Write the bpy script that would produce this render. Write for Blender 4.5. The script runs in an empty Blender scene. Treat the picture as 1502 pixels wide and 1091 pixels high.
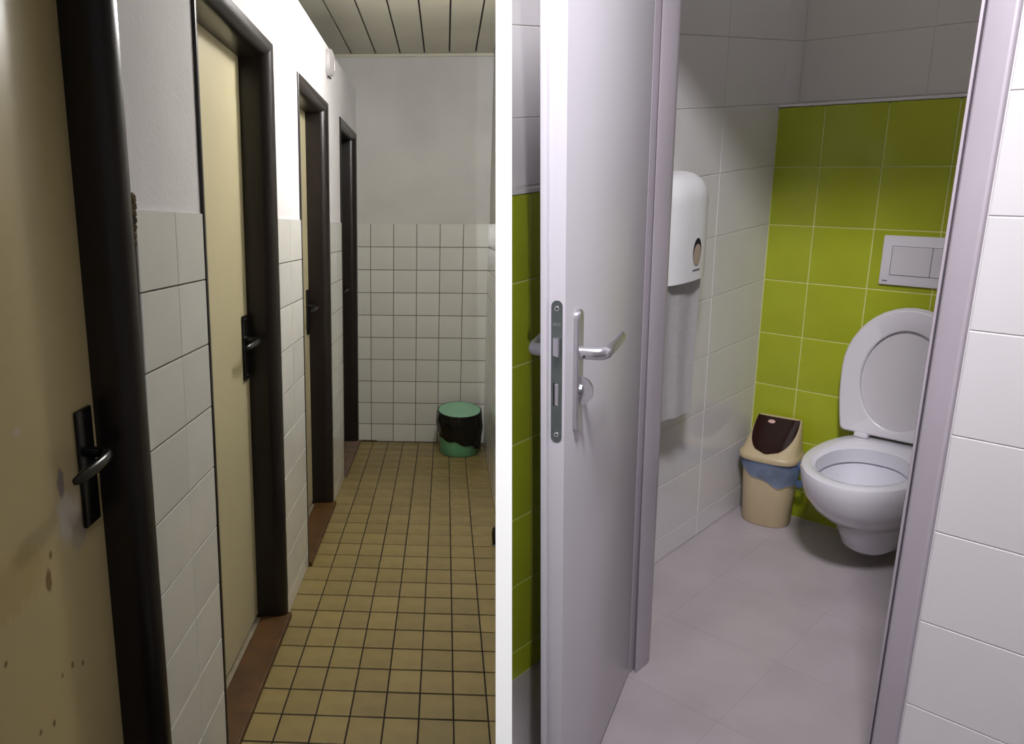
import bpy, bmesh, math, random
from mathutils import Matrix, Vector
random.seed(7)
C = bpy.context.scene.collection
PI = math.pi

# ------------------------------------------------------------------ camera, world, lights, exposure
EYE = Vector((0, 0, 1.48))
cam_d = bpy.data.cameras.new('camera'); cam = bpy.data.objects.new('camera', cam_d); C.objects.link(cam)
cam_d.sensor_fit = 'HORIZONTAL'; cam_d.sensor_width = 36; cam_d.lens = 28.687
cam_d.shift_x = 0.110415; cam_d.shift_y = 0.030413; cam_d.clip_start = 0.02
R_ = Vector((0.671324, 0.739054, -0.055881)); D_ = Vector((0.199572, -0.252864, -0.946695)); F_ = Vector((-0.713789, 0.624387, -0.317249))
cam.matrix_world = Matrix(((R_.x, -D_.x, -F_.x, EYE.x), (R_.y, -D_.y, -F_.y, EYE.y), (R_.z, -D_.z, -F_.z, EYE.z), (0, 0, 0, 1)))
bpy.context.scene.camera = cam
# the old corridor stands at a slight slope to the new washroom: its own level frame
RBA = Matrix(((0.711342, -0.701471, -0.043935), (0.700869, 0.703269, 0.119147), (-0.05268, -0.115546, 0.991904)))
MA = Matrix.Translation(EYE) @ RBA.to_4x4() @ Matrix.Translation((0, 0, -1.40))
MB = Matrix.Identity(4)

w = bpy.data.worlds.new('world'); bpy.context.scene.world = w; w.use_nodes = True
w.node_tree.nodes['Background'].inputs[0].default_value = (0.97, 0.96, 1.0, 1); w.node_tree.nodes['Background'].inputs[1].default_value = 0.10
vs = bpy.context.scene.view_settings
bpy.context.scene.display_settings.display_device = 'sRGB'
vs.view_transform = 'Standard'; vs.look = 'None'; vs.gamma = 1; vs.use_curve_mapping = False; vs.exposure = 0.0

def lamp(name, kind, M, power, color, **kw):
    l = bpy.data.lights.new(name, kind); l.energy = power; l.color = color
    for k, v in kw.items(): setattr(l, k, v)
    o = bpy.data.objects.new(name, l); C.objects.link(o); o.matrix_world = M
    return o
# corridor lamp under the slatted ceiling, just above the frame
lamp('corridor_lamp', 'POINT', MA @ Matrix.Translation((0.15, 3.15, 2.24)), 50, (1.0, 0.97, 0.96), shadow_soft_size=0.09)
# washroom ceiling panel in front of the cubicle
wp = Vector((-0.12, 0.48, 2.84)); wq = (Vector((-0.75, 2.15, 0.75)) - wp).to_track_quat('-Z', 'Y').to_matrix().to_4x4()
lamp('washroom_lamp', 'AREA', Matrix.Translation(wp) @ wq, 17.5, (0.98, 0.955, 1.0), shape='RECTANGLE', size=0.34, size_y=0.24, spread=math.radians(95))
# weak fill light added to lift the dark upper cubicle, no fixture there
lamp('cubicle_fill', 'AREA', Matrix.Translation((-0.80, 2.40, 2.92)), 2.4, (1.0, 0.98, 0.96), shape='RECTANGLE', size=0.8, size_y=0.6)
# narrow unseen spot, added only to brighten the white end of the partition
sp = Vector((0.30, -0.344, 1.48)); tgt = Vector((-0.592, 0.678, 1.14))
q = (tgt - sp).to_track_quat('-Z', 'Y').to_matrix().to_4x4()
lamp('partition_fill_spot', 'SPOT', Matrix.Translation(sp) @ q @ Matrix.Diagonal((0.045, 1, 1, 1)), 60, (1, 1, 1), spot_size=math.radians(62), spot_blend=0.0, shadow_soft_size=0.005)

# ------------------------------------------------------------------ materials
def lin(c):
    def f(v):
        v /= 255.0
        return v / 12.92 if v <= 0.04045 else ((v + 0.055) / 1.055) ** 2.4
    return (f(c[0]), f(c[1]), f(c[2]), 1)
def mat(name, rgb, rough=0.5, var=0.06, scale=6.0, bump=0.0, bscale=60.0, metal=0.0, per_object=0.0, rvar=0.0, spec=0.5, coat=0.0, rgb2=None):
    m = bpy.data.materials.new(name); m.use_nodes = True
    nt = m.node_tree; N = nt.nodes; L = nt.links; b = N['Principled BSDF']
    b.inputs['Roughness'].default_value = rough; b.inputs['Metallic'].default_value = metal
    b.inputs['Specular IOR Level'].default_value = spec; b.inputs['Coat Weight'].default_value = coat
    tc = N.new('ShaderNodeTexCoord'); no = N.new('ShaderNodeTexNoise')
    no.inputs['Scale'].default_value = scale; no.inputs['Detail'].default_value = 5
    L.new(tc.outputs['Object'], no.inputs['Vector'])
    c = lin(rgb); c2 = lin(rgb2) if rgb2 else tuple(max(0, x * (1 - 2.2 * var)) for x in c[:3]) + (1,)
    mx = N.new('ShaderNodeMix'); mx.data_type = 'RGBA'
    mr = N.new('ShaderNodeMapRange'); mr.inputs['From Min'].default_value = 0.35; mr.inputs['From Max'].default_value = 0.7
    L.new(no.outputs['Fac'], mr.inputs['Value']); L.new(mr.outputs['Result'], mx.inputs['Factor'])
    mx.inputs['A'].default_value = c; mx.inputs['B'].default_value = c2
    out = mx.outputs['Result']
    if per_object:
        oi = N.new('ShaderNodeObjectInfo'); hs = N.new('ShaderNodeHueSaturation')
        r2 = N.new('ShaderNodeMapRange'); r2.inputs['To Min'].default_value = 1 - per_object; r2.inputs['To Max'].default_value = 1 + per_object * 0.5
        L.new(oi.outputs['Random'], r2.inputs['Value']); L.new(r2.outputs['Result'], hs.inputs['Value']); L.new(out, hs.inputs['Color'])
        out = hs.outputs['Color']
    L.new(out, b.inputs['Base Color'])
    if rvar:
        r3 = N.new('ShaderNodeMapRange'); r3.inputs['To Min'].default_value = max(0.02, rough - rvar); r3.inputs['To Max'].default_value = rough + rvar
        L.new(no.outputs['Fac'], r3.inputs['Value']); L.new(r3.outputs['Result'], b.inputs['Roughness'])
    if bump:
        n2 = N.new('ShaderNodeTexNoise'); n2.inputs['Scale'].default_value = bscale; n2.inputs['Detail'].default_value = 4
        L.new(tc.outputs['Object'], n2.inputs['Vector'])
        bp = N.new('ShaderNodeBump'); bp.inputs['Strength'].default_value = bump; bp.inputs['Distance'].default_value = 0.004
        L.new(n2.outputs['Fac'], bp.inputs['Height']); L.new(bp.outputs['Normal'], b.inputs['Normal'])
    return m
def add_stains(m, spots):
    """spots on the (y, z) plane of the leaf: (y, z, ry, rz, rgb, strength, noise)"""
    nt = m.node_tree; N = nt.nodes; L = nt.links; b = N['Principled BSDF']
    src = b.inputs['Base Color'].links[0].from_socket
    tc = N.new('ShaderNodeTexCoord'); no = N.new('ShaderNodeTexNoise'); no.inputs['Scale'].default_value = 55
    L.new(tc.outputs['Object'], no.inputs['Vector'])
    for (y, z, ry, rz, rgb, s, nz) in spots:
        mp = N.new('ShaderNodeMapping'); mp.vector_type = 'POINT'
        mp.inputs['Location'].default_value = (0, -y / ry, -z / rz); mp.inputs['Scale'].default_value = (0, 1 / ry, 1 / rz)
        L.new(tc.outputs['Object'], mp.inputs['Vector'])
        ln = N.new('ShaderNodeVectorMath'); ln.operation = 'LENGTH'; L.new(mp.outputs['Vector'], ln.inputs[0])
        ad = N.new('ShaderNodeMath'); ad.operation = 'MULTIPLY_ADD'; L.new(no.outputs['Fac'], ad.inputs[0]); ad.inputs[1].default_value = nz
        L.new(ln.outputs['Value'], ad.inputs[2])
        mr = N.new('ShaderNodeMapRange'); mr.interpolation_type = 'SMOOTHSTEP'
        mr.inputs['From Min'].default_value = 0.6 + nz * 0.5; mr.inputs['From Max'].default_value = 1.1 + nz * 0.5
        mr.inputs['To Min'].default_value = s; mr.inputs['To Max'].default_value = 0
        L.new(ad.outputs[0], mr.inputs['Value'])
        mx = N.new('ShaderNodeMix'); mx.data_type = 'RGBA'; mx.inputs['B'].default_value = lin(rgb)
        L.new(mr.outputs['Result'], mx.inputs['Factor']); L.new(src, mx.inputs['A']); src = mx.outputs['Result']
    L.new(src, b.inputs['Base Color'])

plasterA = mat('old_plaster', (228, 226, 228), 0.85, 0.05, 3, bump=0.28, bscale=120)
plasterBack = mat('back_plaster', (214, 213, 210), 0.85, 0.07, 2.5, bump=0.25, bscale=45)
tileA = mat('old_white_tile', (226, 226, 221), 0.16, 0.04, 3, per_object=0.05, rvar=0.05)
groutA = mat('old_wall_grout', (112, 98, 92), 0.9, 0.15, 20)
ftileA = mat('tan_floor_tile', (148, 130, 82), 0.40, 0.10, 9, per_object=0.13, rvar=0.1, bump=0.05, bscale=40)
fgroutA = mat('dark_floor_grout', (40, 33, 34), 0.95, 0.2, 30)
slatM = mat('ceiling_slat_paint', (214, 211, 192), 0.45, 0.06, 2)
slatBack = mat('ceiling_gap', (52, 42, 48), 0.9)
creamM = mat('cream_door_paint', (200, 191, 155), 0.33, 0.04, 2.0, rvar=0.06)
creamStain = mat('stained_cream_door_paint', (202, 186, 138), 0.33, 0.05, 2.0, rvar=0.06)
brownM = mat('dark_brown_frame_paint', (27, 20, 19), 0.30, 0.12, 5, bump=0.05, bscale=25)
blackM = mat('black_handle_plastic', (16, 15, 16), 0.25, 0.1, 10)
woodM = mat('brown_threshold_wood', (92, 62, 26), 0.5, 0.25, 12, bump=0.1, bscale=30, rgb2=(64, 42, 18))
woodGrey = mat('worn_threshold_wood', (128, 104, 88), 0.7, 0.2, 12)
stripM = mat('grey_floor_strip', (150, 140, 118), 0.8, 0.12, 14)
dirtM = mat('dirt', (48, 40, 30), 0.95, 0.3, 40, rgb2=(120, 104, 70))
mintM = mat('mint_green_plastic', (118, 190, 148), 0.4, 0.05, 5)
mintLid = mat('pale_mint_lid', (150, 208, 172), 0.45, 0.07, 8)
bagM = mat('black_bag_plastic', (12, 11, 12), 0.22, 0.1, 10, bump=0.6, bscale=22)
whitePl = mat('white_plastic', (232, 232, 234), 0.35, 0.03, 8)
fittingM = mat('greyed_white_plastic', (186, 183, 184), 0.4, 0.04, 8)  # white plastic toned down to even grey so the lamp doesn't burn it out
whitePaint = mat('white_partition_paint', (248, 248, 248), 0.7, 0.01, 3)

tileB = mat('white_wall_tile', (224, 221, 222), 0.13, 0.02, 2, per_object=0.015, bump=0.06, bscale=7)
tileBup = mat('white_upper_tile', (214, 210, 204), 0.25, 0.02, 2, per_object=0.015)
groutB = mat('pale_grout', (226, 222, 218), 0.8, 0.05, 20)
groutW = mat('light_grout', (224, 220, 222), 0.8, 0.05, 20)
greenB = mat('lime_green_tile', (172, 182, 44), 0.17, 0.06, 4, per_object=0.05)
groutG = mat('pale_green_grout', (222, 226, 150), 0.8, 0.05, 20)
floorB = mat('grey_floor', (180, 171, 175), 0.35, 0.06, 5, per_object=0.03, rvar=0.08)
floorBj = mat('grey_floor_joint', (172, 163, 167), 0.45, 0.05, 20)
doorB = mat('white_door_laminate', (222, 219, 226), 0.30, 0.02, 3)
frameB = mat('pale_grey_frame_paint', (172, 164, 172), 0.35, 0.03, 4)
steelM = mat('brushed_steel', (128, 138, 134), 0.38, 0.1, 30, metal=0.85)
aluM = mat('satin_aluminium', (214, 212, 218), 0.28, 0.03, 20, metal=0.9)
aluDark = mat('shaded_aluminium', (168, 172, 172), 0.3, 0.03, 20, metal=0.9)  # darker copy of the aluminium, shade put into its colour
holeM = mat('dark_recess', (20, 20, 24), 0.8)
markM = mat('grey_print', (92, 92, 108), 0.7)
letterM = mat('stamped_letters', (176, 184, 182), 0.4, metal=0.6)
ceramic = mat('white_ceramic', (226, 224, 232), 0.10, 0.02, 4, coat=0.3)
seatM = mat('white_seat_plastic', (224, 220, 226), 0.28, 0.02, 4)
lidM = mat('grey_white_lid_plastic', (212, 208, 212), 0.32, 0.02, 4)
paperM = mat('white_paper', (238, 236, 238), 0.9, 0.03, 30, bump=0.15, bscale=45)
rollM = mat('paper_roll', (176, 158, 138), 0.9, 0.06, 20)
beigeM = mat('beige_plastic', (196, 178, 142), 0.4, 0.05, 5)
flapM = mat('dark_brown_plastic', (58, 26, 20), 0.16, 0.1, 8)
pinkM = mat('pale_sticker', (212, 176, 170), 0.5, 0.05, 20)
blueM = mat('blue_bag_film', (122, 146, 190), 0.25, 0.25, 22, bump=0.6, bscale=28)
def seethrough(m, f):
    nt = m.node_tree; N = nt.nodes; L = nt.links
    t = N.new('ShaderNodeBsdfTransparent'); t.inputs[0].default_value = (0.75, 0.85, 1, 1); x = N.new('ShaderNodeMixShader'); x.inputs[0].default_value = f
    L.new(N['Principled BSDF'].outputs[0], x.inputs[1]); L.new(t.outputs[0], x.inputs[2]); L.new(x.outputs[0], N['Material Output'].inputs[0])
seethrough(blueM, 0.48)
waterM = mat('toilet_water', (170, 178, 196), 0.03, 0.02, 5)

# ------------------------------------------------------------------ helpers
def obj(name, bm, m, parent=None, M=None, smooth=False):
    if isinstance(bm, bpy.types.Mesh): me = bm
    else:
        bmesh.ops.recalc_face_normals(bm, faces=bm.faces)
        me = bpy.data.meshes.new(name); bm.to_mesh(me); bm.free()
        me.materials.append(m)
        if smooth:
            me.polygons.foreach_set('use_smooth', [True] * len(me.polygons))
            me.set_sharp_from_angle(angle=math.radians(38))
    o = bpy.data.objects.new(name, me); C.objects.link(o)
    if parent is not None:
        o.parent = parent; o.matrix_local = M if M is not None else Matrix.Identity(4)
    elif M is not None: o.matrix_world = M
    return o
def empty(name, M):
    o = bpy.data.objects.new(name, None); o.empty_display_size = 0.1; C.objects.link(o); o.matrix_world = M
    return o
def tag(o, label=None, cat=None, group=None, kind=None):
    if label: o['label'] = label
    if cat: o['category'] = cat
    if group: o['group'] = group
    if kind: o['kind'] = kind
    return o
def BM(): return bmesh.new()
def box(bm, x0, x1, y0, y1, z0, z1, bev=0.0, seg=2):
    r = bmesh.ops.create_cube(bm, size=1.0)
    for v in r['verts']:
        v.co = Vector((x0 + (v.co.x + 0.5) * (x1 - x0), y0 + (v.co.y + 0.5) * (y1 - y0), z0 + (v.co.z + 0.5) * (z1 - z0)))
    if bev:
        es = list({e for v in r['verts'] for e in v.link_edges})
        bmesh.ops.bevel(bm, geom=es, offset=bev, segments=seg, profile=0.5, affect='EDGES')
    return bm
def prism(bm, pts, z0, z1):
    a = [bm.verts.new((p[0], p[1], z0)) for p in pts]; b = [bm.verts.new((p[0], p[1], z1)) for p in pts]
    n = len(pts); bm.faces.new(a[::-1]); bm.faces.new(b)
    for i in range(n): bm.faces.new((a[i], a[(i + 1) % n], b[(i + 1) % n], b[i]))
    return bm
def loft(bm, rings, cap0=True, cap1=True, closed=True):
    vr = [[bm.verts.new(p) for p in r] for r in rings]
    n = len(rings[0])
    for a, b in zip(vr[:-1], vr[1:]):
        for i in range(n if closed else n - 1):
            bm.faces.new((a[i], a[(i + 1) % n], b[(i + 1) % n], b[i]))
    if cap0: bm.faces.new(vr[0][::-1])
    if cap1: bm.faces.new(vr[-1])
    return vr
def lathe(bm, prof, n=32, cap0=True, cap1=True):
    return loft(bm, [[(r * math.cos(2 * PI * i / n), r * math.sin(2 * PI * i / n), z) for i in range(n)] for r, z in prof], cap0, cap1)
def tube(bm, pts, rad, n=12):
    """rad: list of (ra, rb) ellipse radii (side, up) along the path"""
    pts = [Vector(p) for p in pts]; rings = []
    for i, p in enumerate(pts):
        t = (pts[min(i + 1, len(pts) - 1)] - pts[max(i - 1, 0)]).normalized()
        up = Vector((0, 0, 1)) if abs(t.z) < 0.9 else Vector((0, 1, 0))
        s = t.cross(up).normalized(); u = s.cross(t).normalized()
        ra, rb = rad[i] if isinstance(rad, list) else rad
        rings.append([p + s * ra * math.cos(2 * PI * k / n) + u * rb * math.sin(2 * PI * k / n) for k in range(n)])
    return loft(bm, rings)
def clip(poly, f):
    """keep the part of a 2-D polygon where f(p) <= 0 (f linear)"""
    out = []
    for i in range(len(poly)):
        a, b = poly[i], poly[(i + 1) % len(poly)]; fa, fb = f(a), f(b)
        if fa <= 0: out.append(a)
        if fa * fb < 0:
            t = fa / (fa - fb); out.append((a[0] + (b[0] - a[0]) * t, a[1] + (b[1] - a[1]) * t))
    return out
TILES = {}
def tile_mesh(wd, ht, t, bev, m):
    k = (round(wd, 4), round(ht, 4), t, bev, m.name)
    if k not in TILES:
        bm = BM(); a, b = wd / 2, ht / 2
        r0 = [(-a, -b, 0), (a, -b, 0), (a, b, 0), (-a, b, 0)]; r1 = [(x, y, t - bev) for x, y, _ in r0]
        r2 = [(x - math.copysign(bev, x), y - math.copysign(bev, y), t) for x, y, _ in r0]
        loft(bm, [r0, r1, r2])
        bmesh.ops.recalc_face_normals(bm, faces=bm.faces)
        me = bpy.data.meshes.new('tile'); bm.to_mesh(me); bm.free(); me.materials.append(m)
        TILES[k] = me
    return TILES[k]
ORI = {'+x': ((0, 1, 0), (0, 0, 1), (1, 0, 0)), '-x': ((0, -1, 0), (0, 0, 1), (-1, 0, 0)), '-y': ((1, 0, 0), (0, 0, 1), (0, -1, 0)),
       '+z': ((1, 0, 0), (0, 1, 0), (0, 0, 1)), '-z': ((1, 0, 0), (0, -1, 0), (0, 0, -1))}
def put_tiles(parent, name, ori, plane, us, vs, gap, t, m, bev=0.0008, wob=0.003, keep=None):
    """us, vs: joint positions along the two in-plane axes; the outer face of each tile lies t in front of `plane`"""
    X, Y, Z = (Vector(v) for v in ORI[ori])
    us = sorted(us); vs = sorted(vs)
    for u0, u1 in zip(us[:-1], us[1:]):
        for v0, v1 in zip(vs[:-1], vs[1:]):
            wd, ht = u1 - u0 - gap, v1 - v0 - gap
            if wd < 0.004 or ht < 0.004: continue
            uc, vc = (u0 + u1) / 2, (v0 + v1) / 2
            if keep and not keep(u0, u1, v0, v1): continue
            if ori in ('+x', '-x'): c = Vector((plane, uc, vc))
            elif ori == '-y': c = Vector((uc, plane, vc))
            else: c = Vector((uc, vc, plane))
            M = Matrix(((X.x, Y.x, Z.x, c.x), (X.y, Y.y, Z.y, c.y), (X.z, Y.z, Z.z, c.z), (0, 0, 0, 1)))
            M = M @ Matrix.Rotation(random.uniform(-wob, wob), 4, 'X') @ Matrix.Rotation(random.uniform(-wob, wob), 4, 'Y')
            obj(name, tile_mesh(wd, ht, t, bev, m), m, parent, M)
def xrot(M, p): return M @ Vector(p)

# ================================================================== SETTING: OLD CORRIDOR (left half)
XL, YB, XR = -0.563, 5.306, 0.280
DOORS = [(0.616, 1.477, -0.64), (1.900, 2.755, -0.66), (3.213, 4.015, -0.66), (4.473, 5.264, -0.66)]
ZH = 1.974; WTOP = 2.235
bm = BM()
edges = [-0.5]
for a, b, _ in DOORS: edges += [a, b]
edges.append(YB)
LEAN = math.radians(1.8)
for a, b in zip(edges[0::2], edges[1::2]):
    if a == DOORS[0][1]:      # the first frame stands a little out of plumb and the pier follows it
        prof = [(a + math.sin(LEAN) * 1.0, -0.02), (b, -0.02), (b, ZH), (a - math.sin(LEAN) * 0.98, ZH)]
        loft(bm, [[(XL - 0.13, y, z) for y, z in prof], [(XL, y, z) for y, z in prof]])
    else: box(bm, XL - 0.13, XL, a, b, -0.02, ZH)
box(bm, XL - 0.13, XL, -0.5, YB, ZH, WTOP)
wl = tag(obj('wall_left', bm, plasterA, None, MA), 'old corridor wall with white plaster over white tiles between brown door frames', kind='structure')
zl = [0.002] + [1.434 - 0.1515 * k for k in range(10)]
T = 0.006
for ys in ([1.480, 1.700, 1.897], [2.760, 2.975, 3.211], [4.018, 4.25, 4.471]):
    bm = BM(); box(bm, XL - 0.001, XL + 0.0032, ys[0] - 0.001, ys[-1] + 0.001, 0.0, 1.432)
    obj('grout_bed', bm, groutA, wl)
    put_tiles(wl, 'wall_tile', '+x', XL, ys, zl, 0.0035, T, tileA)
bm = BM()
rr = random.Random(3)
for i in range(7):
    z = 1.452 - i * 0.013; r = 0.011 - i * 0.0007
    bmesh.ops.create_icosphere(bm, subdivisions=1, radius=r, matrix=Matrix.Translation((XL + 0.002, 1.482 + rr.uniform(-0.004, 0.004), z)) @ Matrix.Diagonal((0.6, 1, 1, 1)))
obj('broken_plaster', bm, dirtM, wl)

bm = BM(); box(bm, -1.75, 0.36, YB, YB + 0.1, -0.05, 2.52)
wb = tag(obj('wall_back', bm, plasterBack, None, MA), 'end wall of the old corridor, grey white plaster above square white tiles', kind='structure')
bm = BM(); box(bm, XL, XR, YB - 0.003, YB + 0.001, 0, 1.430); obj('grout_bed', bm, groutA, wb)
zb = [0.002, 0.122] + [1.432 - 0.1456 * k for k in range(9)]
put_tiles(wb, 'wall_tile', '-y', YB, [XL + 0.001, -0.475, -0.327, -0.179, -0.031, 0.117, XR - 0.001], zb, 0.004, T, tileA)
bm = BM()
for i in range(14): bmesh.ops.create_icosphere(bm, subdivisions=1, radius=rr.uniform(0.004, 0.009), matrix=Matrix.Translation((XL + 0.008 + i * 0.0085, YB - 0.009, 0.005)) @ Matrix.Diagonal((1.4, 0.8, 0.8, 1)))
tag(obj('dirty_joint', bm, dirtM, wb), kind='stuff')

bm = BM(); box(bm, XR, XR + 0.08, 3.34, YB + 0.05, -0.05, 2.5)
wr = tag(obj('wall_right', bm, plasterBack, None, MA), 'narrow glimpse of the tiled right wall at the corridor end', kind='structure')
bm = BM(); box(bm, XR - 0.003, XR + 0.001, 3.341, YB, 0, 1.430); obj('grout_bed', bm, groutA, wr)
put_tiles(wr, 'wall_tile', '-x', XR, [3.345 + 0.2 * k for k in range(10)] + [YB - 0.008], zb, 0.004, T, tileA)

bm = BM(); box(bm, XL - 0.12, -0.06, -0.55, -0.45, -0.05, 2.5)
tag(obj('wall_front', bm, plasterBack, None, MA), 'near end wall of the old corridor behind the viewer', kind='structure')
bm = BM(); box(bm, -1.82, -1.74, 1.6, YB + 0.1, -0.05, 2.6)
tag(obj('wall_far_left', bm, plasterBack, None, MA), 'outer wall beyond the cubicles, seen only over the partition top', kind='structure')

def Aside(p, z=0.0): return p[0] - (0.0698 * p[1] - 0.0298 * (z - 1.4) - 0.013)
poly = clip([(-0.72, -0.5), (XR + 0.02, -0.5), (XR + 0.02, YB + 0.02), (-0.72, YB + 0.02)], Aside)
bm = BM(); prism(bm, poly, -0.06, -0.003)
fl = tag(obj('floor', bm, fgroutA, None, MA), 'corridor floor of small tan square tiles with dark joints', kind='structure')
cols = [XL + 0.001, -0.460, -0.3595, -0.259, -0.1575, -0.056, 0.0455, 0.147, XR - 0.004]
rows = [1.739 + 0.1339 * k for k in range(27)] + [YB - 0.007]
rows = [r for r in rows if r < YB - 0.02] + [YB - 0.007]
for u0, u1 in zip(cols[:-1], cols[1:]):
    for v0, v1 in zip(rows[:-1], rows[1:]):
        g = 0.0022; gv = 0.0036
        quad = [(u0 + g, v0 + gv), (u1 - g, v0 + gv), (u1 - g, v1 - gv), (u0 + g, v1 - gv)]
        cq = clip(quad, Aside)
        if len(cq) < 3: continue
        if all(Aside(p) <= 0 for p in quad):
            M = Matrix.Translation(((u0 + u1) / 2, (v0 + v1) / 2, -0.006)) @ Matrix.Rotation(random.uniform(-0.004, 0.004), 4, 'X') @ Matrix.Rotation(random.uniform(-0.004, 0.004), 4, 'Y')
            obj('floor_tile', tile_mesh(u1 - u0 - 2 * g, v1 - v0 - 2 * gv, 0.006, 0.0012, ftileA), ftileA, fl, M)
        else:
            ar = abs(sum(cq[i][0] * cq[(i + 1) % len(cq)][1] - cq[(i + 1) % len(cq)][0] * cq[i][1] for i in range(len(cq)))) / 2
            if ar < 0.0012: continue
            bm = BM(); prism(bm, cq, -0.006, 0.0); obj('floor_tile', bm, ftileA, fl)

bm = BM(); prism(bm, clip([(-1.75, -0.5), (XR + 0.05, -0.5), (XR + 0.05, YB + 0.05), (-1.75, YB + 0.05)], lambda p: Aside(p, 2.45)), 2.456, 2.52)
ce = tag(obj('ceiling', bm, slatBack, None, MA), 'slatted grey cream ceiling over the old corridor', kind='structure')
xs = [-0.587 - 0.149 * k for k in range(8, 0, -1)] + [-0.587, -0.439, -0.289, -0.140, 0.010, 0.168, XR]
for a, b in zip(xs[:-1], xs[1:]):
    cq = clip([(a + 0.0045, 1.7), (b - 0.0045, 1.7), (b - 0.0045, YB), (a + 0.0045, YB)], lambda p: Aside(p, 2.45))
    bm = BM(); prism(bm, cq, 2.444, 2.4565); obj('ceiling_slat', bm, slatM, ce)
bm = BM(); box(bm, -1.74, XR, YB - 0.014, YB, 2.424, 2.4435, 0.003, 1)
tag(obj('trim_1', bm, slatM, None, MA), 'thin strip where the slatted ceiling meets the end wall', kind='structure')

# doors of the corridor: frame, leaf, threshold, handle
RB_ = 0.042
def frame_profile(xd):
    p = [(0.0, XL - 0.10), (0.0, XL + 0.005), (0.003, XL + 0.0075), (0.010, XL + 0.0075)]
    for i in range(1, 9):
        t = PI / 2 * i / 8
        p.append((0.010 + RB_ * math.sin(t) * 0.83, XL + 0.0075 - RB_ * (1 - math.cos(t))))
    p += [(0.045, xd - 0.004), (0.030, xd - 0.006), (0.030, xd - 0.055), (0.0, xd - 0.055)]
    return p
def sweep_frame(bm, prof, yn, yf, z0, zh):
    rings = [[(x, yn + u, z0) for u, x in prof], [(x, yn + u, zh - u) for u, x in prof], [(x, yf - u, zh - u) for u, x in prof], [(x, yf - u, z0) for u, x in prof]]
    loft(bm, rings)
def corridor_door(i, label, hz, lever_dy, stained=False):
    yn, yf, xd = DOORS[i]
    root = empty('door_%d' % (i + 1), MA @ Matrix.Translation((XL, (yn + yf) / 2, 0)))
    inv = Matrix.Translation((-XL, -(yn + yf) / 2, 0))
    if i == 0: root.matrix_world = MA @ Matrix.Translation((XL, (yn + yf) / 2, 0.985)) @ Matrix.Rotation(LEAN, 4, 'X') @ Matrix.Translation((0, 0, -0.985))
    tag(root, label, kind='structure')
    bm = BM(); sweep_frame(bm, frame_profile(xd), yn, yf, 0.018, ZH); obj('door_frame', bm, brownM, root, inv, smooth=True)
    bm = BM(); box(bm, xd - 0.038, xd, yn + 0.034, yf - 0.034, 0.028, ZH - 0.034, 0.002, 1)
    obj('door_leaf', bm, creamStain if stained else creamM, root, inv)
    bm = BM(); box(bm, XL - 0.085, XL + 0.020, yn + 0.001, yf - 0.001, -0.003, 0.020, 0.004, 2)
    obj('threshold', bm, woodGrey if i == 3 else woodM, root, inv)
    bm = BM(); box(bm, XL - 0.155, XL - 0.085, yn + 0.001, yf - 0.001, -0.003, 0.012); obj('floor_strip', bm, stripM, root, inv)
    yp = yf - 0.100
    bm = BM(); box(bm, xd, xd + 0.009, yp - 0.030, yp + 0.030, hz - 0.108, hz + 0.108, 0.004, 2)
    pl = obj('door_handle', bm, blackM, root, inv, smooth=True)
    bm = BM()
    zc = hz + 0.028
    pts = [(xd + 0.008, yp, zc), (xd + 0.030, yp, zc), (xd + 0.044, yp - 0.006, zc), (xd + 0.052, yp - 0.022, zc), (xd + 0.055, yp - 0.05, zc - 0.001), (xd + 0.053, yp - 0.08, zc - 0.004), (xd + 0.047, yp - 0.120, zc - 0.008), (xd + 0.042, yp - 0.134, zc - 0.010)]
    tube(bm, pts, [(0.011, 0.011), (0.010, 0.010), (0.010, 0.010), (0.010, 0.011), (0.009, 0.011), (0.009, 0.011), (0.008, 0.010), (0.004, 0.006)])
    obj('lever', bm, blackM, pl, smooth=True)
    for dz in (0.093, -0.093):
        bm = BM(); bmesh.ops.create_cone(bm, cap_ends=True, segments=10, radius1=0.005, radius2=0.004, depth=0.003, matrix=Matrix.Translation((xd + 0.010, yp, hz + dz)) @ Matrix.Rotation(PI / 2, 4, 'Y'))
        obj('screw', bm, blackM, pl)
    return root
BRN = (120, 88, 48); GRY = (206, 200, 192); LIL = (126, 112, 118)
add_stains(creamStain, [
    (1.30, 0.905, 0.05, 0.055, GRY, 0.85, 1.0), (1.33, 0.86, 0.035, 0.035, (176, 166, 150), 0.8, 1.0), (1.325, 0.97, 0.035, 0.05, (180, 164, 132), 0.7, 0.8),
    (1.282, 0.972, 0.014, 0.030, LIL, 0.9, 0.7), (1.164, 1.094, 0.012, 0.010, (196, 186, 166), 0.9, 0.9), (1.208, 0.829, 0.012, 0.022, BRN, 0.9, 0.9), (1.223, 0.868, 0.006, 0.008, BRN, 0.9, 0.6),
    (1.257, 0.645, 0.006, 0.007, BRN, 0.9, 0.5), (1.295, 0.626, 0.006, 0.006, BRN, 0.9, 0.5), (1.176, 0.586, 0.006, 0.007, BRN, 0.9, 0.5), (1.132, 0.60, 0.006, 0.006, BRN, 0.9, 0.5),
    (1.06, 0.767, 0.006, 0.006, BRN, 0.9, 0.5), (1.219, 0.648, 0.005, 0.005, BRN, 0.8, 0.5), (1.10, 0.87, 0.12, 0.05, (188, 160, 100), 0.45, 1.2)])
corridor_door(0, 'nearest cream door with scuffed paint and stains around its black handle', 0.970, -0.1, True)
corridor_door(1, 'second cream door, recessed in a dark brown frame between two tiled piers', 1.012, -0.1)
corridor_door(2, 'third cream door, seen as a narrow strip beside its brown frame', 1.005, -0.1)
corridor_door(3, 'last door in its dark brown frame beside the corridor end wall', 1.0, -0.1)

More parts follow.
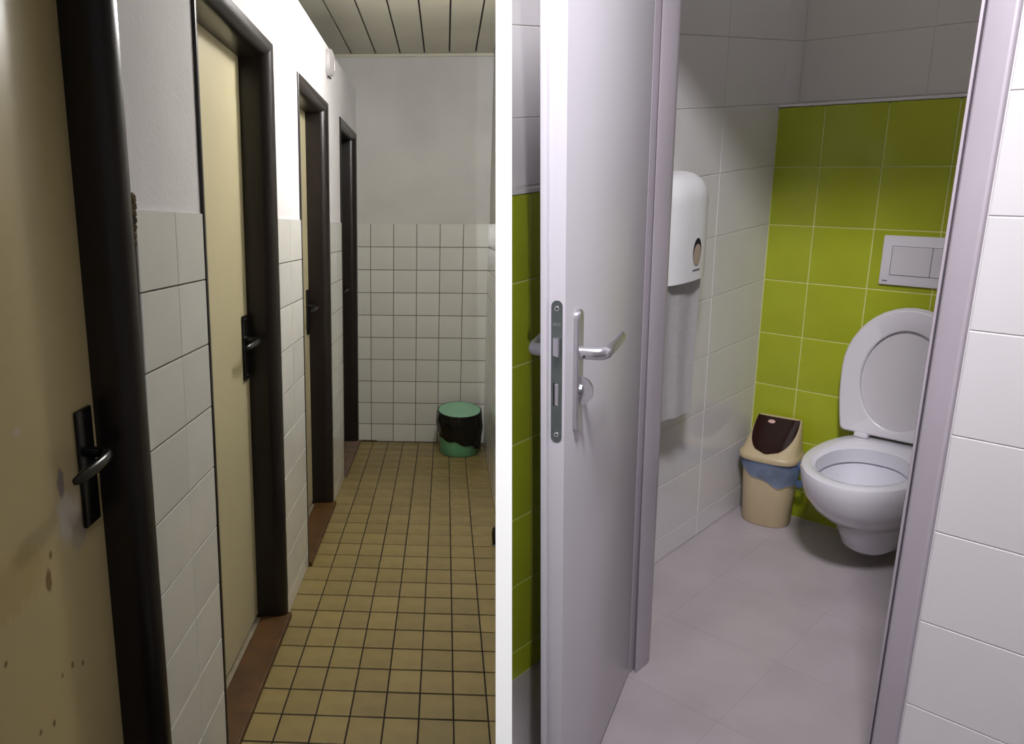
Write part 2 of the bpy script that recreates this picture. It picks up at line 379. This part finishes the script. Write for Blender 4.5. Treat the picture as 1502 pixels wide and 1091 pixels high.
# round white fitting high on the plaster
root = empty('wall_fitting', MA @ Matrix.Translation((XL, 4.03, 2.155)))
tag(root, 'round white cover plate high on the corridor plaster above the third door', 'cover plate')
RX = Matrix.Rotation(PI / 2, 4, 'Y')
bm = BM(); lathe(bm, [(0.060, 0.0), (0.060, 0.012), (0.056, 0.016)], 28); obj('base_ring', bm, fittingM, root, RX, smooth=True)
bm = BM(); lathe(bm, [(0.058, 0.0), (0.060, 0.004), (0.058, 0.010), (0.050, 0.013), (0.02, 0.0145)], 28); obj('cover_disc', bm, fittingM, root, Matrix.Translation((0.013, 0.02, 0.004)) @ Matrix.Rotation(math.radians(-3), 4, 'Z') @ Matrix.Diagonal((1, 1.3, 1.0, 1)) @ RX, smooth=True)
bm = BM(); box(bm, 0.022, 0.032, 0.050, 0.066, -0.028, 0.022, 0.003); obj('pull_tab', bm, fittingM, root)
bm = BM(); tube(bm, [(0.006, -0.012, -0.055), (0.012, 0.0, -0.064), (0.016, 0.014, -0.066)], (0.004, 0.004), 8); obj('cable_end', bm, blackM, root)

# ================================================================== DIVIDER between the two rooms
def Bplane(y, z): return -0.8633 * y + 0.0198 * (z - 1.48)
tl, tr = Vector((-0.5929, 0.6770, 1.5963)), Vector((-0.5808, 0.6876, 1.5951))
bl, br = Vector((-0.6053, 0.6662, 0.6898)), Vector((-0.5888, 0.6806, 0.6908))
def along(a, b, z): return a + (b - a) * ((z - a.z) / (b.z - a.z))
nrm = Vector((0.757, 0.6534, 0)).normalized() * 0.006
bm = BM()
rings = []
for z in (-0.05, 2.99):
    l, r = along(bl, tl, z), along(br, tr, z); yf = 2.60; fx = Vector((Bplane(yf, z), yf, z))
    rings.append([l, r, fx + nrm, fx - nrm])
loft(bm, rings)
tag(obj('wall_middle', bm, whitePaint), 'thin white partition seen end-on between the corridor and the new washroom', kind='structure')

# ================================================================== SETTING: NEW WASHROOM (right half)
def Bside(p, z=0.0): return -(p[0] - (Bplane(p[1], z) + 0.020))
TB = 0.0018
zrB = [0.002] + [0.09 + 0.2 * k for k in range(15)]
bm = BM(); prism(bm, clip([(-1.45, -0.95), (0.9, -0.95), (0.9, 3.2), (-1.45, 3.2)], Bside), -0.06, -0.0006)
fb = tag(obj('floor', bm, floorBj), 'smooth grey washroom floor of large faintly jointed tiles', kind='structure')
for x0 in [-1.45 + 0.335 * k for k in range(7)]:
    for y0 in [-0.645 + 0.335 * k for k in range(12)]:
        x1, y1 = min(x0 + 0.335, 0.9), min(y0 + 0.335, 3.2)
        cq = clip([(x0, y0), (x1 - 0.0009, y0), (x1 - 0.0009, y1 - 0.0009), (x0, y1 - 0.0009)], Bside)
        if len(cq) < 3: continue
        bm = BM(); prism(bm, cq, -0.004, 0.0); obj('floor_tile', bm, floorB, fb)

# cubicle left wall
XSL = -1.317
bm = BM(); box(bm, XSL - 0.10, XSL - TB, 1.83, 3.12, 0, 2.95)
ws = tag(obj('wall_cubicle_left', bm, groutB), 'white tiled side wall of the toilet cubicle behind the paper dispenser', kind='structure')
put_tiles(ws, 'wall_tile', '+x', XSL - TB, [1.832, 2.168, 2.568, 2.968, 3.098], zrB, 0.0028, TB, tileB, wob=0.0006)
# cubicle back wall, upper part, and the green cistern casing in front of it
YG, YU = 2.945, 3.10
bm = BM(); box(bm, XSL - 0.1, -0.20, YU + TB, YU + 0.1, 0, 2.95)
wu = tag(obj('wall_cubicle_back', bm, groutB), 'white tiled back wall set back above the green ledge', kind='structure')
put_tiles(wu, 'wall_tile', '-y', YU + TB, [XSL, -0.92, -0.52, -0.30], [z for z in zrB if z > 1.4], 0.0028, TB, tileBup, wob=0.0006)
bm = BM(); box(bm, XSL + 0.0005, -0.30, YG + TB, YU - 0.0005, 0, 1.472)
wg = tag(obj('wall_cistern_casing', bm, groutG), 'waist-high casing clad in lime green square tiles behind the toilet', kind='structure')
zg = [0.002, 0.11] + [1.478 - 0.1955 * k for k in range(7)]
put_tiles(wg, 'wall_tile', '-y', YG + TB, [XSL + 0.002, -1.162, -0.971, -0.780, -0.590, -0.400, -0.302], zg, 0.0035, TB, greenB, wob=0.0012)
bm = BM(); box(bm, XSL + 0.0005, -0.30, YG - 0.001, YU - 0.001, 1.4785, 1.4865, 0.0015, 1); obj('ledge_top', bm, tileB, wg)
bm = BM(); box(bm, -0.30, -0.20, 1.83, 3.10, 0, 2.95)
tag(obj('wall_cubicle_right', bm, tileBup), 'right side wall of the cubicle hidden behind the front wall', kind='structure')
# front wall with the door opening
YF = 1.724; XO1, XO2, ZO = -1.096, -0.391, 2.03
bm = BM(); box(bm, XO2, 0.85, YF + TB, YF + 0.10, 0, 2.95); box(bm, -1.262, XO1, YF + TB, YF + 0.10, 0, 2.95); box(bm, XO1, XO2, YF + TB, YF + 0.10, ZO, 2.95)
wf = tag(obj('wall_cubicle_front', bm, groutW), 'white tiled front wall of the cubicle to the right of the doorway', kind='structure')
zf = [0.002] + [1.484 - 0.2035 * k for k in range(7, -8, -1)]
put_tiles(wf, 'wall_tile', '-y', YF + TB, [XO2 + 0.001, 0.01, 0.41, 0.84], [z for z in zf if 0 <= z < 2.9], 0.0025, TB, tileB, wob=0.0006, bev=0.0012)
# lobby left wall with green dado, seen between partition and open door
XG = -1.262
bm = BM(); prism(bm, clip([(-1.46, 1.3), (XG - TB, 1.3), (XG - TB, YF + 0.1), (-1.46, YF + 0.1)], Bside), 0, 1.318)
wd = tag(obj('wall_lobby_left', bm, groutG), 'lime green tiled wall glimpsed left of the open door', kind='structure')
zd = [0.09, 0.296, 0.494, 0.705, 0.910, 1.117, 1.322]
put_tiles(wd, 'wall_tile', '+x', XG - TB, [1.458, 1.554, YF], zd + [0.002], 0.0035, TB, greenB, wob=0.0012)
bm = BM(); prism(bm, clip([(-1.45, 1.3), (XG + 0.001, 1.3), (XG + 0.001, YF), (-1.45, YF)], Bside), 1.3225, 1.331); obj('ledge_top', bm, tileB, wd)
bm = BM(); prism(bm, clip([(-1.46, 1.3), (-1.322, 1.3), (-1.322, YF), (-1.46, YF)], Bside), 1.331, 2.95)
wdu = tag(obj('wall_lobby_upper', bm, groutB), 'white tiled wall above the green dado left of the open door', kind='structure')
put_tiles(wdu, 'wall_tile', '+x', -1.322, [1.535, YF], [1.332, 1.49, 1.69, 1.89, 2.09, 2.29], 0.0028, TB, tileB, wob=0.001)
bm = BM(); prism(bm, clip([(-1.46, -0.95), (0.85, -0.95), (0.85, 3.2), (-1.46, 3.2)], lambda p: Bside(p, 2.95)), 2.951, 3.0)
tag(obj('ceiling', bm, whitePaint), 'plain white ceiling of the new washroom above the frame', kind='structure')

bm = BM(); box(bm, 0.85, 0.95, -0.95, YF + 0.10, 0, 2.95)
tag(obj('wall_lobby_right', bm, tileB), 'white wall of the washroom lobby outside the frame on the right', kind='structure')
bm = BM(); box(bm, 0.25, 0.95, -1.05, -0.95, 0, 2.95)
tag(obj('wall_lobby_rear', bm, tileB), 'white wall of the washroom lobby behind the viewer', kind='structure')

# ---- cubicle door: frame, open leaf, lock plate, handles
root = empty('door_5', Matrix.Translation(((XO1 + XO2) / 2, YF, 0)))
tag(root, 'white washroom door standing open towards the viewer with lever handle and lock plate on its edge', kind='structure')
inv = Matrix.Translation((-(XO1 + XO2) / 2, -YF, 0))
prof = [(0.0, YF + 0.05), (0.0, YF - 0.006), (0.003, YF - 0.010), (0.008, YF - 0.012), (0.044, YF - 0.012), (0.047, YF - 0.009), (0.047, YF + 0.026), (0.0535, YF + 0.026), (0.0545, YF + 0.005), (0.0585, YF + 0.003), (0.060, YF + 0.007), (0.060, YF + 0.060)]
for i in range(1, 8):
    t = PI / 2 * i / 7; prof.append((0.060 - 0.048 * (1 - math.cos(t)), YF + 0.060 + 0.048 * math.sin(t)))
prof += [(0.0, YF + 0.108)]
bm = BM(); rings = [[(XO1 + u, y, 0.001) for u, y in prof], [(XO1 + u, y, ZO - u) for u, y in prof], [(XO2 - u, y, ZO - u) for u, y in prof], [(XO2 - u, y, 0.001) for u, y in prof]]
loft(bm, rings); obj('door_frame', bm, frameB, root, inv, smooth=True)
LM = inv @ Matrix.Translation((-1.051, 1.722, 0)) @ Matrix.Rotation(math.radians(-70), 4, 'Z')
LL = 0.650
bm = BM(); box(bm, 0.016, LL, -0.029, 0.0, 0.012, 1.985, 0.0015, 2); box(bm, 0.016, LL + 0.012, -0.041, -0.0285, 0.012, 1.995, 0.003, 2)
obj('door_leaf', bm, doorB, root, LM, smooth=True)
YC = -0.0145
def slot(bm, y0, y1, z0, z1, x0, x1, n=8):
    r = (y1 - y0) / 2; c = (y0 + y1) / 2; pts = []
    for i in range(n + 1): pts.append((c + r * math.cos(PI * i / n), z1 - r + r * math.sin(PI * i / n)))
    for i in range(n + 1): pts.append((c - r * math.cos(PI * i / n), z0 + r - r * math.sin(PI * i / n)))
    loft(bm, [[(x0, y, z) for y, z in pts], [(x1, y, z) for y, z in pts]])
bm = BM(); slot(bm, YC - 0.0098, YC + 0.0098, 0.933, 1.191, LL - 0.002, LL + 0.0012)
lp = obj('lock_plate', bm, steelM, root, LM)
bm = BM(); loft(bm, [[(LL, YC - 0.006, 1.094), (LL + 0.003, YC - 0.006, 1.094), (LL + 0.012, YC + 0.006, 1.094), (LL, YC + 0.006, 1.094)], [(LL, YC - 0.006, 1.126), (LL + 0.003, YC - 0.006, 1.126), (LL + 0.012, YC + 0.006, 1.126), (LL, YC + 0.006, 1.126)]])
obj('latch', bm, aluM, lp)
bm = BM(); box(bm, LL + 0.001, LL + 0.0030, YC - 0.0030, YC + 0.0040, 1.003, 1.043, 0.0008, 1); obj('dead_bolt', bm, aluM, lp)
bm = BM(); box(bm, LL + 0.001, LL + 0.0016, YC - 0.0058, YC - 0.0032, 1.002, 1.044); obj('bolt_slot', bm, holeM, lp)
for z in (1.177, 0.948):
    bm = BM(); bmesh.ops.create_cone(bm, cap_ends=True, segments=14, radius1=0.0048, radius2=0.0040, depth=0.0016, matrix=Matrix.Translation((LL + 0.0016, YC, z)) @ Matrix.Rotation(PI / 2, 4, 'Y')); obj('screw', bm, aluM, lp)
    bm = BM(); bmesh.ops.create_cone(bm, cap_ends=True, segments=8, radius1=0.0019, radius2=0.0019, depth=0.0006, matrix=Matrix.Translation((LL + 0.0026, YC, z)) @ Matrix.Rotation(PI / 2, 4, 'Y')); obj('screw_socket', bm, holeM, lp)
tx = bpy.data.curves.new('lettering', 'FONT'); tx.body = 'BKS'; tx.size = 0.0085; tx.align_x = 'CENTER'; tx.align_y = 'CENTER'; tx.extrude = 0.0002
to = bpy.data.objects.new('tmp', tx); C.objects.link(to)
dg = bpy.context.evaluated_depsgraph_get(); me = bpy.data.meshes.new_from_object(to.evaluated_get(dg)); me.materials.append(letterM); bpy.data.objects.remove(to)
obj('lettering', me, letterM, lp, Matrix(((0, 0, 1, LL + 0.0016), (1, 0, 0, YC), (0, 1, 0, 1.149), (0, 0, 0, 1))))
# inner handle set
PX = 0.583
def slot_plate(bm, x0, x1, z0, z1, y0, y1, n=8):
    r = (x1 - x0) / 2; c = (x0 + x1) / 2; pts = []
    for i in range(n + 1): pts.append((c + r * math.cos(PI * i / n), z1 - r + r * math.sin(PI * i / n)))
    for i in range(n + 1): pts.append((c - r * math.cos(PI * i / n), z0 + r - r * math.sin(PI * i / n)))
    s = 0.86
    ring = lambda y, k: [(c + (x - c) * k, y, (z0 + z1) / 2 + (z - (z0 + z1) / 2) * (1 - (1 - k) * 0.14)) for x, z in pts]
    ye = y1 - (y1 - y0) * 0.3
    loft(bm, [ring(y0, 1), ring(ye, 1), ring(y1, s)])
bm = BM(); slot_plate(bm, PX - 0.017, PX + 0.017, 0.934, 1.163, 0.0, 0.0095)
hp = obj('door_handle', bm, aluM, root, LM, smooth=True)
def lever(s, y0, parent):
    ys = lambda v: y0 + s * v * (1.0 if s > 0 else 0.8)
    bm = BM()
    P = [(PX, ys(0.004), 1.084), (PX, ys(0.020), 1.084), (PX, ys(0.038), 1.084), (PX - 0.004, ys(0.047), 1.084), (PX - 0.016, ys(0.052), 1.0845), (PX - 0.040, ys(0.054), 1.086), (PX - 0.075, ys(0.056), 1.088), (PX - 0.105, ys(0.057), 1.090), (PX - 0.116, ys(0.057), 1.090)]
    Rr = [(0.0125, 0.0125), (0.0120, 0.0122), (0.0118, 0.0122), (0.0115, 0.0124), (0.0105, 0.0128), (0.0085, 0.0125), (0.0075, 0.0120), (0.0070, 0.0110), (0.003, 0.005)]
    tube(bm, P, Rr, 16); return obj('lever', bm, aluM, parent, smooth=True)
lever(1, 0.0, hp)
bm = BM(); bmesh.ops.create_cone(bm, cap_ends=True, segments=10, radius1=0.0022, radius2=0.0022, depth=0.001, matrix=Matrix.Translation((PX + 0.0118, 0.018, 1.0795)) @ Matrix.Rotation(PI / 2, 4, 'Y')); obj('grub_screw', bm, holeM, hp)
bm = BM()
n = 14; half = [(0.008 + 0.025 * math.sin(PI * i / n), 1.012 - 0.027 * math.cos(PI * i / n)) for i in range(n + 1)]
loft(bm, [[(PX - 0.003, y, z) for y, z in half], [(PX + 0.004, y, z) for y, z in half]]); obj('thumb_turn', bm, aluM, hp, smooth=True)
bm = BM(); bmesh.ops.create_cone(bm, cap_ends=True, segments=20, radius1=0.014, radius2=0.012, depth=0.006, matrix=Matrix.Translation((PX, 0.011, 1.012)) @ Matrix.Rotation(-PI / 2, 4, 'X')); obj('turn_rose', bm, aluDark, hp, smooth=True)
bm = BM(); slot_plate(bm, PX - 0.017, PX + 0.017, 0.934, 1.163, -0.041, -0.0505)
hp2 = tag(obj('door_handle', bm, aluM, root, LM, smooth=True)); lever(-1, -0.041, hp2)

# ================================================================== OBJECTS: corridor
def sag(bm):      # the soft rim dips towards the front
    for v in bm.verts: v.co.z *= 1 + 0.55 * v.co.y
root = empty('waste_bin', MA @ Matrix.Translation((0.108, 5.070, 0)) @ Matrix.Diagonal((1.13, 1.26, 1.04, 1)))
tag(root, 'mint green round waste bin with black bag in the corner of the old corridor', 'bin')
bm = BM(); lathe(bm, [(0.102, 0.001), (0.106, 0.006), (0.112, 0.12), (0.118, 0.24), (0.121, 0.262), (0.113, 0.262), (0.100, 0.03)], 40); sag(bm); obj('bin_body', bm, mintM, root, smooth=True)
bm = BM(); n = 64; outer = []; rg = random.Random(5)
ph = [rg.uniform(0, 6.28) for _ in range(6)]
def bag_ring(k):
    ring = []
    for i in range(n):
        a = 2 * PI * i / n
        low = 0.105 - 0.030 * math.cos(a + 0.5) + 0.006 * math.sin(5 * a + ph[0]) + 0.004 * math.sin(9 * a + ph[1])
        if -0.9 < a < 0.5 or a > 5.4: low -= 0.055 * max(0, math.cos((a if a < 3 else a - 2 * PI) * 1.6))
        z = 0.268 + (low - 0.268) * k
        r = 0.1235 + 0.008 * math.sin(PI * min(k * 1.15, 1)) + (0.0025 * math.sin(11 * a + 7 * k + ph[2]) + 0.002 * math.sin(17 * a - 9 * k + ph[3])) * min(1, k * 4)
        r -= max(0, 0.268 - z) * 0.03
        ring.append((r * math.cos(a), r * math.sin(a), z))
    return ring
inner = [(0.1165 * math.cos(2 * PI * i / n), 0.1165 * math.sin(2 * PI * i / n), 0.262) for i in range(n)]
top = [(0.1195 * math.cos(2 * PI * i / n), 0.1195 * math.sin(2 * PI * i / n), 0.2705) for i in range(n)]
loft(bm, [inner, top] + [bag_ring(k / 10) for k in range(11)], False, False); sag(bm); obj('bag', bm, bagM, root, smooth=True)
bm = BM(); lathe(bm, [(0.112, 0.262), (0.117, 0.266), (0.117, 0.270), (0.111, 0.2725), (0.105, 0.271), (0.06, 0.272), (0.01, 0.2725)], 40); sag(bm); obj('bin_lid', bm, mintLid, root, smooth=True)

root = empty('door_stop', MA @ Matrix.Translation((XR - 0.007, 3.50, 0)))
tag(root, 'dark rounded rubber stop at the foot of the corridor right wall beside the white partition', 'door stop')
bm = BM(); lathe(bm, [(0.016, 0.001), (0.020, 0.02), (0.022, 0.055), (0.020, 0.078), (0.013, 0.086), (0.003, 0.089)], 24)
obj('stop_body', bm, blackM, root, Matrix.Translation((-0.021, 0.0, 0)), smooth=True)
bm = BM(); lathe(bm, [(0.021, 0.001), (0.0225, 0.004), (0.021, 0.009)], 24); obj('stop_base', bm, steelM, root, Matrix.Translation((-0.021, 0.0, 0)), smooth=True)

# ================================================================== OBJECTS: washroom
CX = -0.811
def egg(t0, t1, wd, z, n=40, back=0.86, sq=2.6):
    """plan outline of the bowl: flat-ish back at t0 from the wall, round front at t1"""
    tm = t0 + (t1 - t0) * 0.52; pts = []
    for i in range(n):
        a = 2 * PI * i / n; c, s = math.cos(a), math.sin(a)
        if s >= 0:     # front half
            x = wd * c; t = tm + (t1 - tm) * s
        else:          # back half, squarer
            x = wd * math.copysign(abs(c) ** (2 / sq), c) * (1 - (1 - back) * abs(s) ** 1.5); t = tm - (tm - t0) * abs(s) ** (2 / sq)
        pts.append((x, -t, z))
    return pts
root = empty('toilet', Matrix.Translation((CX, YG, 0)))
tag(root, 'white wall-hung toilet with raised seat and lid against the lime green tiles', 'toilet')
bm = BM()
rings = [egg(0.012, 0.235, 0.070, 0.055), egg(0.003, 0.262, 0.088, 0.075), egg(0.002, 0.285, 0.098, 0.12), egg(0.002, 0.315, 0.106, 0.165), egg(0.002, 0.385, 0.128, 0.205), egg(0.002, 0.450, 0.152, 0.250), egg(0.002, 0.497, 0.170, 0.300), egg(0.002, 0.520, 0.178, 0.350), egg(0.002, 0.528, 0.181, 0.385), egg(0.003, 0.525, 0.178, 0.397), egg(0.010, 0.514, 0.168, 0.402),
         egg(0.150, 0.488, 0.136, 0.402), egg(0.158, 0.480, 0.128, 0.396), egg(0.160, 0.478, 0.126, 0.350), egg(0.150, 0.486, 0.134, 0.344), egg(0.165, 0.470, 0.122, 0.310), egg(0.190, 0.430, 0.098, 0.265), egg(0.200, 0.380, 0.070, 0.235), egg(0.210, 0.330, 0.045, 0.212)]
loft(bm, rings); obj('bowl', bm, ceramic, root, smooth=True)
bm = BM(); loft(bm, [egg(0.192, 0.385, 0.076, 0.236), egg(0.1925, 0.3845, 0.0755, 0.2385)]); obj('water', bm, waterM, root)
def lid_outline(wd, h, n=40, dz=0.0):
    pts = []; zc = h - wd * 1.12
    for i in range(n // 2 + 1):
        a = PI * i / (n // 2); pts.append((wd * math.cos(a), zc + (h - zc) * math.sin(a)))
    # left side down, slightly tapered, rounded bottom corners
    for i in range(1, 7): pts.append((-wd + 0.020 * (i / 7) ** 2 , zc - (zc - 0.022) * i / 7))
    for i in range(5):
        a = PI / 2 * i / 4; pts.append((-wd + 0.020 + 0.018 * (1 - math.cos(a)), 0.022 - 0.020 * math.sin(a)))
    for i in range(1, 14): x = (-wd + 0.038) * (1 - i / 7); pts.append((x, 0.002))
    for i in range(5):
        a = PI / 2 * (4 - i) / 4; pts.append((wd - 0.020 - 0.018 * (1 - math.cos(a)), 0.022 - 0.020 * math.sin(a)))
    for i in range(6, 0, -1): pts.append((wd - 0.020 * (i / 7) ** 2, zc - (zc - 0.022) * i / 7))
    return pts
TILT = Matrix.Translation((0, -0.062, 0.412)) @ Matrix.Rotation(math.radians(-5), 4, 'X')
LID = lid_outline(0.188, 0.438)
bm = BM(); sc = lambda P, k: [(x * k, 0.22 + (z - 0.22) * k) for x, z in P]
loft(bm, [[(x, 0.012, z) for x, z in sc(LID, 0.95)], [(x, 0.008, z) for x, z in LID], [(x, 0.0, z) for x, z in LID], [(x, -0.003, z) for x, z in sc(LID, 0.985)]])
obj('lid', bm, lidM, root, TILT, smooth=True)
SEAT = lid_outline(0.186, 0.433); N_ = len(SEAT)
def hole(k):
    pts = []
    for x, z in SEAT:
        a = math.atan2((z - 0.200) / 0.20, x / 0.185); pts.append((0.124 * k * math.cos(a), 0.198 + 0.168 * k * math.sin(a)))
    return pts
s9 = sc(SEAT, 0.975)
bm = BM()
R0 = [(x, -0.005, z) for x, z in s9]; R1 = [(x, -0.010, z) for x, z in SEAT]; R2 = [(x, -0.016, z) for x, z in SEAT]; R3 = [(x, -0.0215, z) for x, z in s9]
R4 = [(x, -0.0215, z) for x, z in hole(1.03)]; R5 = [(x, -0.018, z) for x, z in hole(1.0)]; R6 = [(x, -0.005, z) for x, z in hole(1.0)]
vr = loft(bm, [R0, R1, R2, R3, R4, R5, R6], False, False)
for i in range(N_): bm.faces.new((vr[-1][i], vr[-1][(i + 1) % N_], vr[0][(i + 1) % N_], vr[0][i]))
obj('seat', bm, seatM, root, TILT, smooth=True)
for s in (-1, 1):
    bm = BM(); box(bm, s * 0.092 - 0.022, s * 0.092 + 0.022, -0.090, -0.045, 0.4025, 0.420, 0.005, 2); hg = obj('hinge', bm, seatM, root, smooth=True)
    bm = BM(); bmesh.ops.create_cone(bm, cap_ends=True, segments=14, radius1=0.009, radius2=0.009, depth=0.05, matrix=Matrix.Translation((s * 0.092, -0.066, 0.419)) @ Matrix.Rotation(PI / 2, 4, 'Y')); obj('hinge_pin', bm, seatM, hg, smooth=True)

root = empty('flush_plate', Matrix.Translation((CX, YG, 0.992)))
tag(root, 'white rectangular dual flush plate on the green tiles above the toilet', 'flush plate')
bm = BM(); box(bm, -0.123, 0.123, -0.013, 0.0, -0.079, 0.079, 0.004, 2); obj('plate', bm, seatM, root, smooth=True)
bm = BM(); box(bm, -0.0945, 0.0945, -0.0134, -0.006, -0.0470, 0.0470); obj('button_gap', bm, markM, root)
bm = BM(); box(bm, -0.0930, 0.0200, -0.0155, -0.006, -0.0455, 0.0455, 0.0015, 1); obj('flush_button', bm, lidM, root)
bm = BM(); box(bm, 0.0215, 0.0930, -0.0155, -0.006, -0.0455, 0.0455, 0.0015, 1); obj('flush_button', bm, lidM, root)
bm = BM(); box(bm, -0.113, -0.098, -0.0136, -0.010, -0.0675, -0.0640); obj('maker_mark', bm, markM, root)

# paper dispenser on the side wall
DY, DZ = 2.200, 1.012
def ddepth(v, hw=0.150, dp=0.125, e=2.7): return dp * max(0.0, 1 - (abs(v) / hw) ** e) ** (1 / e)
root = empty('paper_dispenser', Matrix.Translation((XSL, DY, DZ)))
tag(root, 'white rounded paper towel dispenser on the cubicle side wall, half hidden by the door frame', 'dispenser')
bm = BM(); n = 36
def dring(hw, dp, z, tl=0.0):
    pts = []
    for i in range(n + 1):
        a = PI * i / n; c, s = math.cos(a), math.sin(a)
        pts.append((0.001 + dp * abs(s) ** (2 / 2.7), hw * math.copysign(abs(c) ** (2 / 2.7), c), z + tl * 0))
    return pts
rings = [dring(0.144, 0.119, 0.0), dring(0.150, 0.125, 0.004), dring(0.150, 0.125, 0.225)]
for i in range(1, 9):
    t = PI / 2 * i / 8; k = math.cos(t) ** 0.75; rings.append(dring(0.150 * (0.45 + 0.55 * k), 0.125 * (0.30 + 0.70 * k), 0.225 + 0.083 * math.sin(t)))
loft(bm, rings); obj('dispenser_body', bm, whitePl, root, smooth=True)
def oval(cy, cz, ry, rz, off, zmin=-9, nn=28):
    """oval patch lying on the curved front"""
    bm = BM(); rows_ = []
    for k in (1.0, 0.66, 0.33):
        rows_.append([(0.001 + ddepth(cy + ry * k * math.cos(2 * PI * i / nn)) + off, cy + ry * k * math.cos(2 * PI * i / nn), max(zmin, cz + rz * k * math.sin(2 * PI * i / nn)) if zmin > 0 else min(-zmin if zmin > -8 else 9, cz + rz * k * math.sin(2 * PI * i / nn))) for i in range(nn)])
    loft(bm, rows_, False, True); return bm
CY, CZ = 0.018, 0.086
vw = obj('viewing_window', oval(CY, CZ, 0.024, 0.040, 0.0012), holeM, root)
obj('paper_roll', oval(CY - 0.001, CZ - 0.008, 0.0215, 0.031, 0.0020), rollM, vw)
bm = BM(); x0 = 0.001 + ddepth(CY); box(bm, x0 - 0.004, x0 + 0.001, CY - 0.020, CY + 0.018, CZ - 0.054, CZ - 0.050); obj('printed_mark', bm, markM, root)
# hanging paper
root = empty('paper_towel', Matrix.Translation((XSL + 0.098, DY - 0.03, 0.595)))
tag(root, 'white paper towel strip hanging out of the wall dispenser', 'paper towel')
bm = BM(); g = []
for j in range(16):
    z = 0.421 * j / 15; row = []
    for i in range(9):
        y = -0.105 + (0.228 - 0.012 * (1 - j / 15)) * i / 8
        x = 0.005 * math.sin(z * 9 + i * 0.35) * (1 - j / 18) + 0.004 * math.sin(i * 1.7)
        row.append((x, y, z - 0.018 * (i / 8 - 0.5) * (1 if j == 0 else 0.4)))
    g.append(row)
vv = [[bm.verts.new(p) for p in r] for r in g]
for a, b in zip(vv[:-1], vv[1:]):
    for i in range(8): bm.faces.new((a[i], a[i + 1], b[i + 1], b[i]))
bmesh.ops.solidify(bm, geom=list(bm.faces), thickness=0.0012)
obj('paper_strip', bm, paperM, root, smooth=True)

# swing-lid bin in the corner
root = empty('swing_bin', Matrix.Translation((-1.190, 2.853, 0)) @ Matrix.Rotation(math.radians(6), 4, 'Z'))
tag(root, 'small beige swing-lid bin with brown flap and blue liner in the cubicle corner', 'bin')
def oring(rx, ry, z, cy=0.0, n=40, e=2.3):
    return [(rx * math.copysign(abs(math.cos(2 * PI * i / n)) ** (2 / e), math.cos(2 * PI * i / n)), cy + ry * math.copysign(abs(math.sin(2 * PI * i / n)) ** (2 / e), math.sin(2 * PI * i / n)), z) for i in range(n)]
bm = BM(); loft(bm, [oring(0.080, 0.062, 0.001), oring(0.084, 0.066, 0.008), oring(0.092, 0.074, 0.18), oring(0.094, 0.076, 0.262)]); obj('bin_body', bm, beigeM, root, smooth=True)
bm = BM(); rg = random.Random(11)
rings = []
for k in range(9):
    f = k / 8; ring = []
    base = oring(0.0985 + 0.005 * math.sin(PI * f), 0.0805 + 0.004 * math.sin(PI * f), 0.0, n=56)
    for i, p in enumerate(base):
        a = 2 * PI * i / 56
        low = 0.205 + 0.012 * math.sin(2 * a + 1.0) + 0.005 * math.sin(7 * a) - (0.028 * max(0, math.cos(a + 0.5)) ** 2)
        wv = 1 + 0.02 * math.sin(9 * a + 5 * f) * f + 0.05 * f * max(0, math.cos(a + 0.4)) ** 4
        ring.append((p[0] * wv, p[1] * (wv if p[1] < 0 else 1.0), 0.272 + (low - 0.272) * f))
    rings.append(ring)
loft(bm, rings, False, False); obj('bag', bm, blueM, root, smooth=True)
bm = BM(); tube(bm, [(0.098, -0.02, 0.265), (0.118, -0.024, 0.245), (0.128, -0.028, 0.215), (0.122, -0.028, 0.190), (0.104, -0.022, 0.182)], [(0.010, 0.02), (0.007, 0.014), (0.006, 0.012), (0.007, 0.014), (0.009, 0.018)], 10); obj('bag_knot', bm, blueM, root, smooth=True)
HZ = [(0.262, 0.103, -0.085, 0.081), (0.272, 0.106, -0.088, 0.084), (0.281, 0.104, -0.085, 0.083), (0.287, 0.098, -0.079, 0.081)]
def hsec(f):   # f in 0..1 up the sloping front
    return (0.287 + 0.108 * f, 0.097 - 0.020 * f, -0.078 + 0.126 * f, 0.081 - 0.008 * f)
def hring(z, rx, yf, yb): return oring(rx, (yb - yf) / 2, z, (yb + yf) / 2, 44, 3.2)
bm = BM(); rings = [hring(*h) for h in HZ] + [hring(*hsec(f)) for f in (0.04, 0.25, 0.5, 0.75, 0.95)]
z, rx, yf, yb = hsec(1.0); rings.append(hring(z + 0.001, rx * 0.96, yf + 0.003, yb - 0.003)); loft(bm, rings); obj('bin_lid', bm, beigeM, root, smooth=True)
bm = BM(); rows_ = []
for j in range(13):
    f = 0.05 + 0.95 * j / 12; z, rx, yf, yb = hsec(f); half = math.sqrt(max(0.0, 1 - (1 - j / 12) ** 2.2)) * 0.90 + 0.05
    row = []
    for i in range(17):
        v = (i / 8 - 1) * half; cy = (yb + yf) / 2; ry = (yb - yf) / 2
        row.append((rx * v, cy - ry * max(0, 1 - abs(v) ** 3.2) ** (1 / 3.2) - 0.0035, z + 0.003))
    rows_.append(row)
loft(bm, rows_, False, False, closed=False); bmesh.ops.solidify(bm, geom=list(bm.faces), thickness=0.0025)
fp = obj('swing_flap', bm, flapM, root, smooth=True)
z, rx, yf, yb = hsec(0.86)
bm = BM(); bmesh.ops.create_uvsphere(bm, u_segments=16, v_segments=8, radius=1.0, matrix=Matrix.Translation((-0.018, yf - 0.006, z + 0.006)) @ Matrix.Rotation(math.radians(45), 4, 'X') @ Matrix.Diagonal((0.013, 0.008, 0.0022, 1))); obj('push_mark', bm, pinkM, fp, smooth=True)
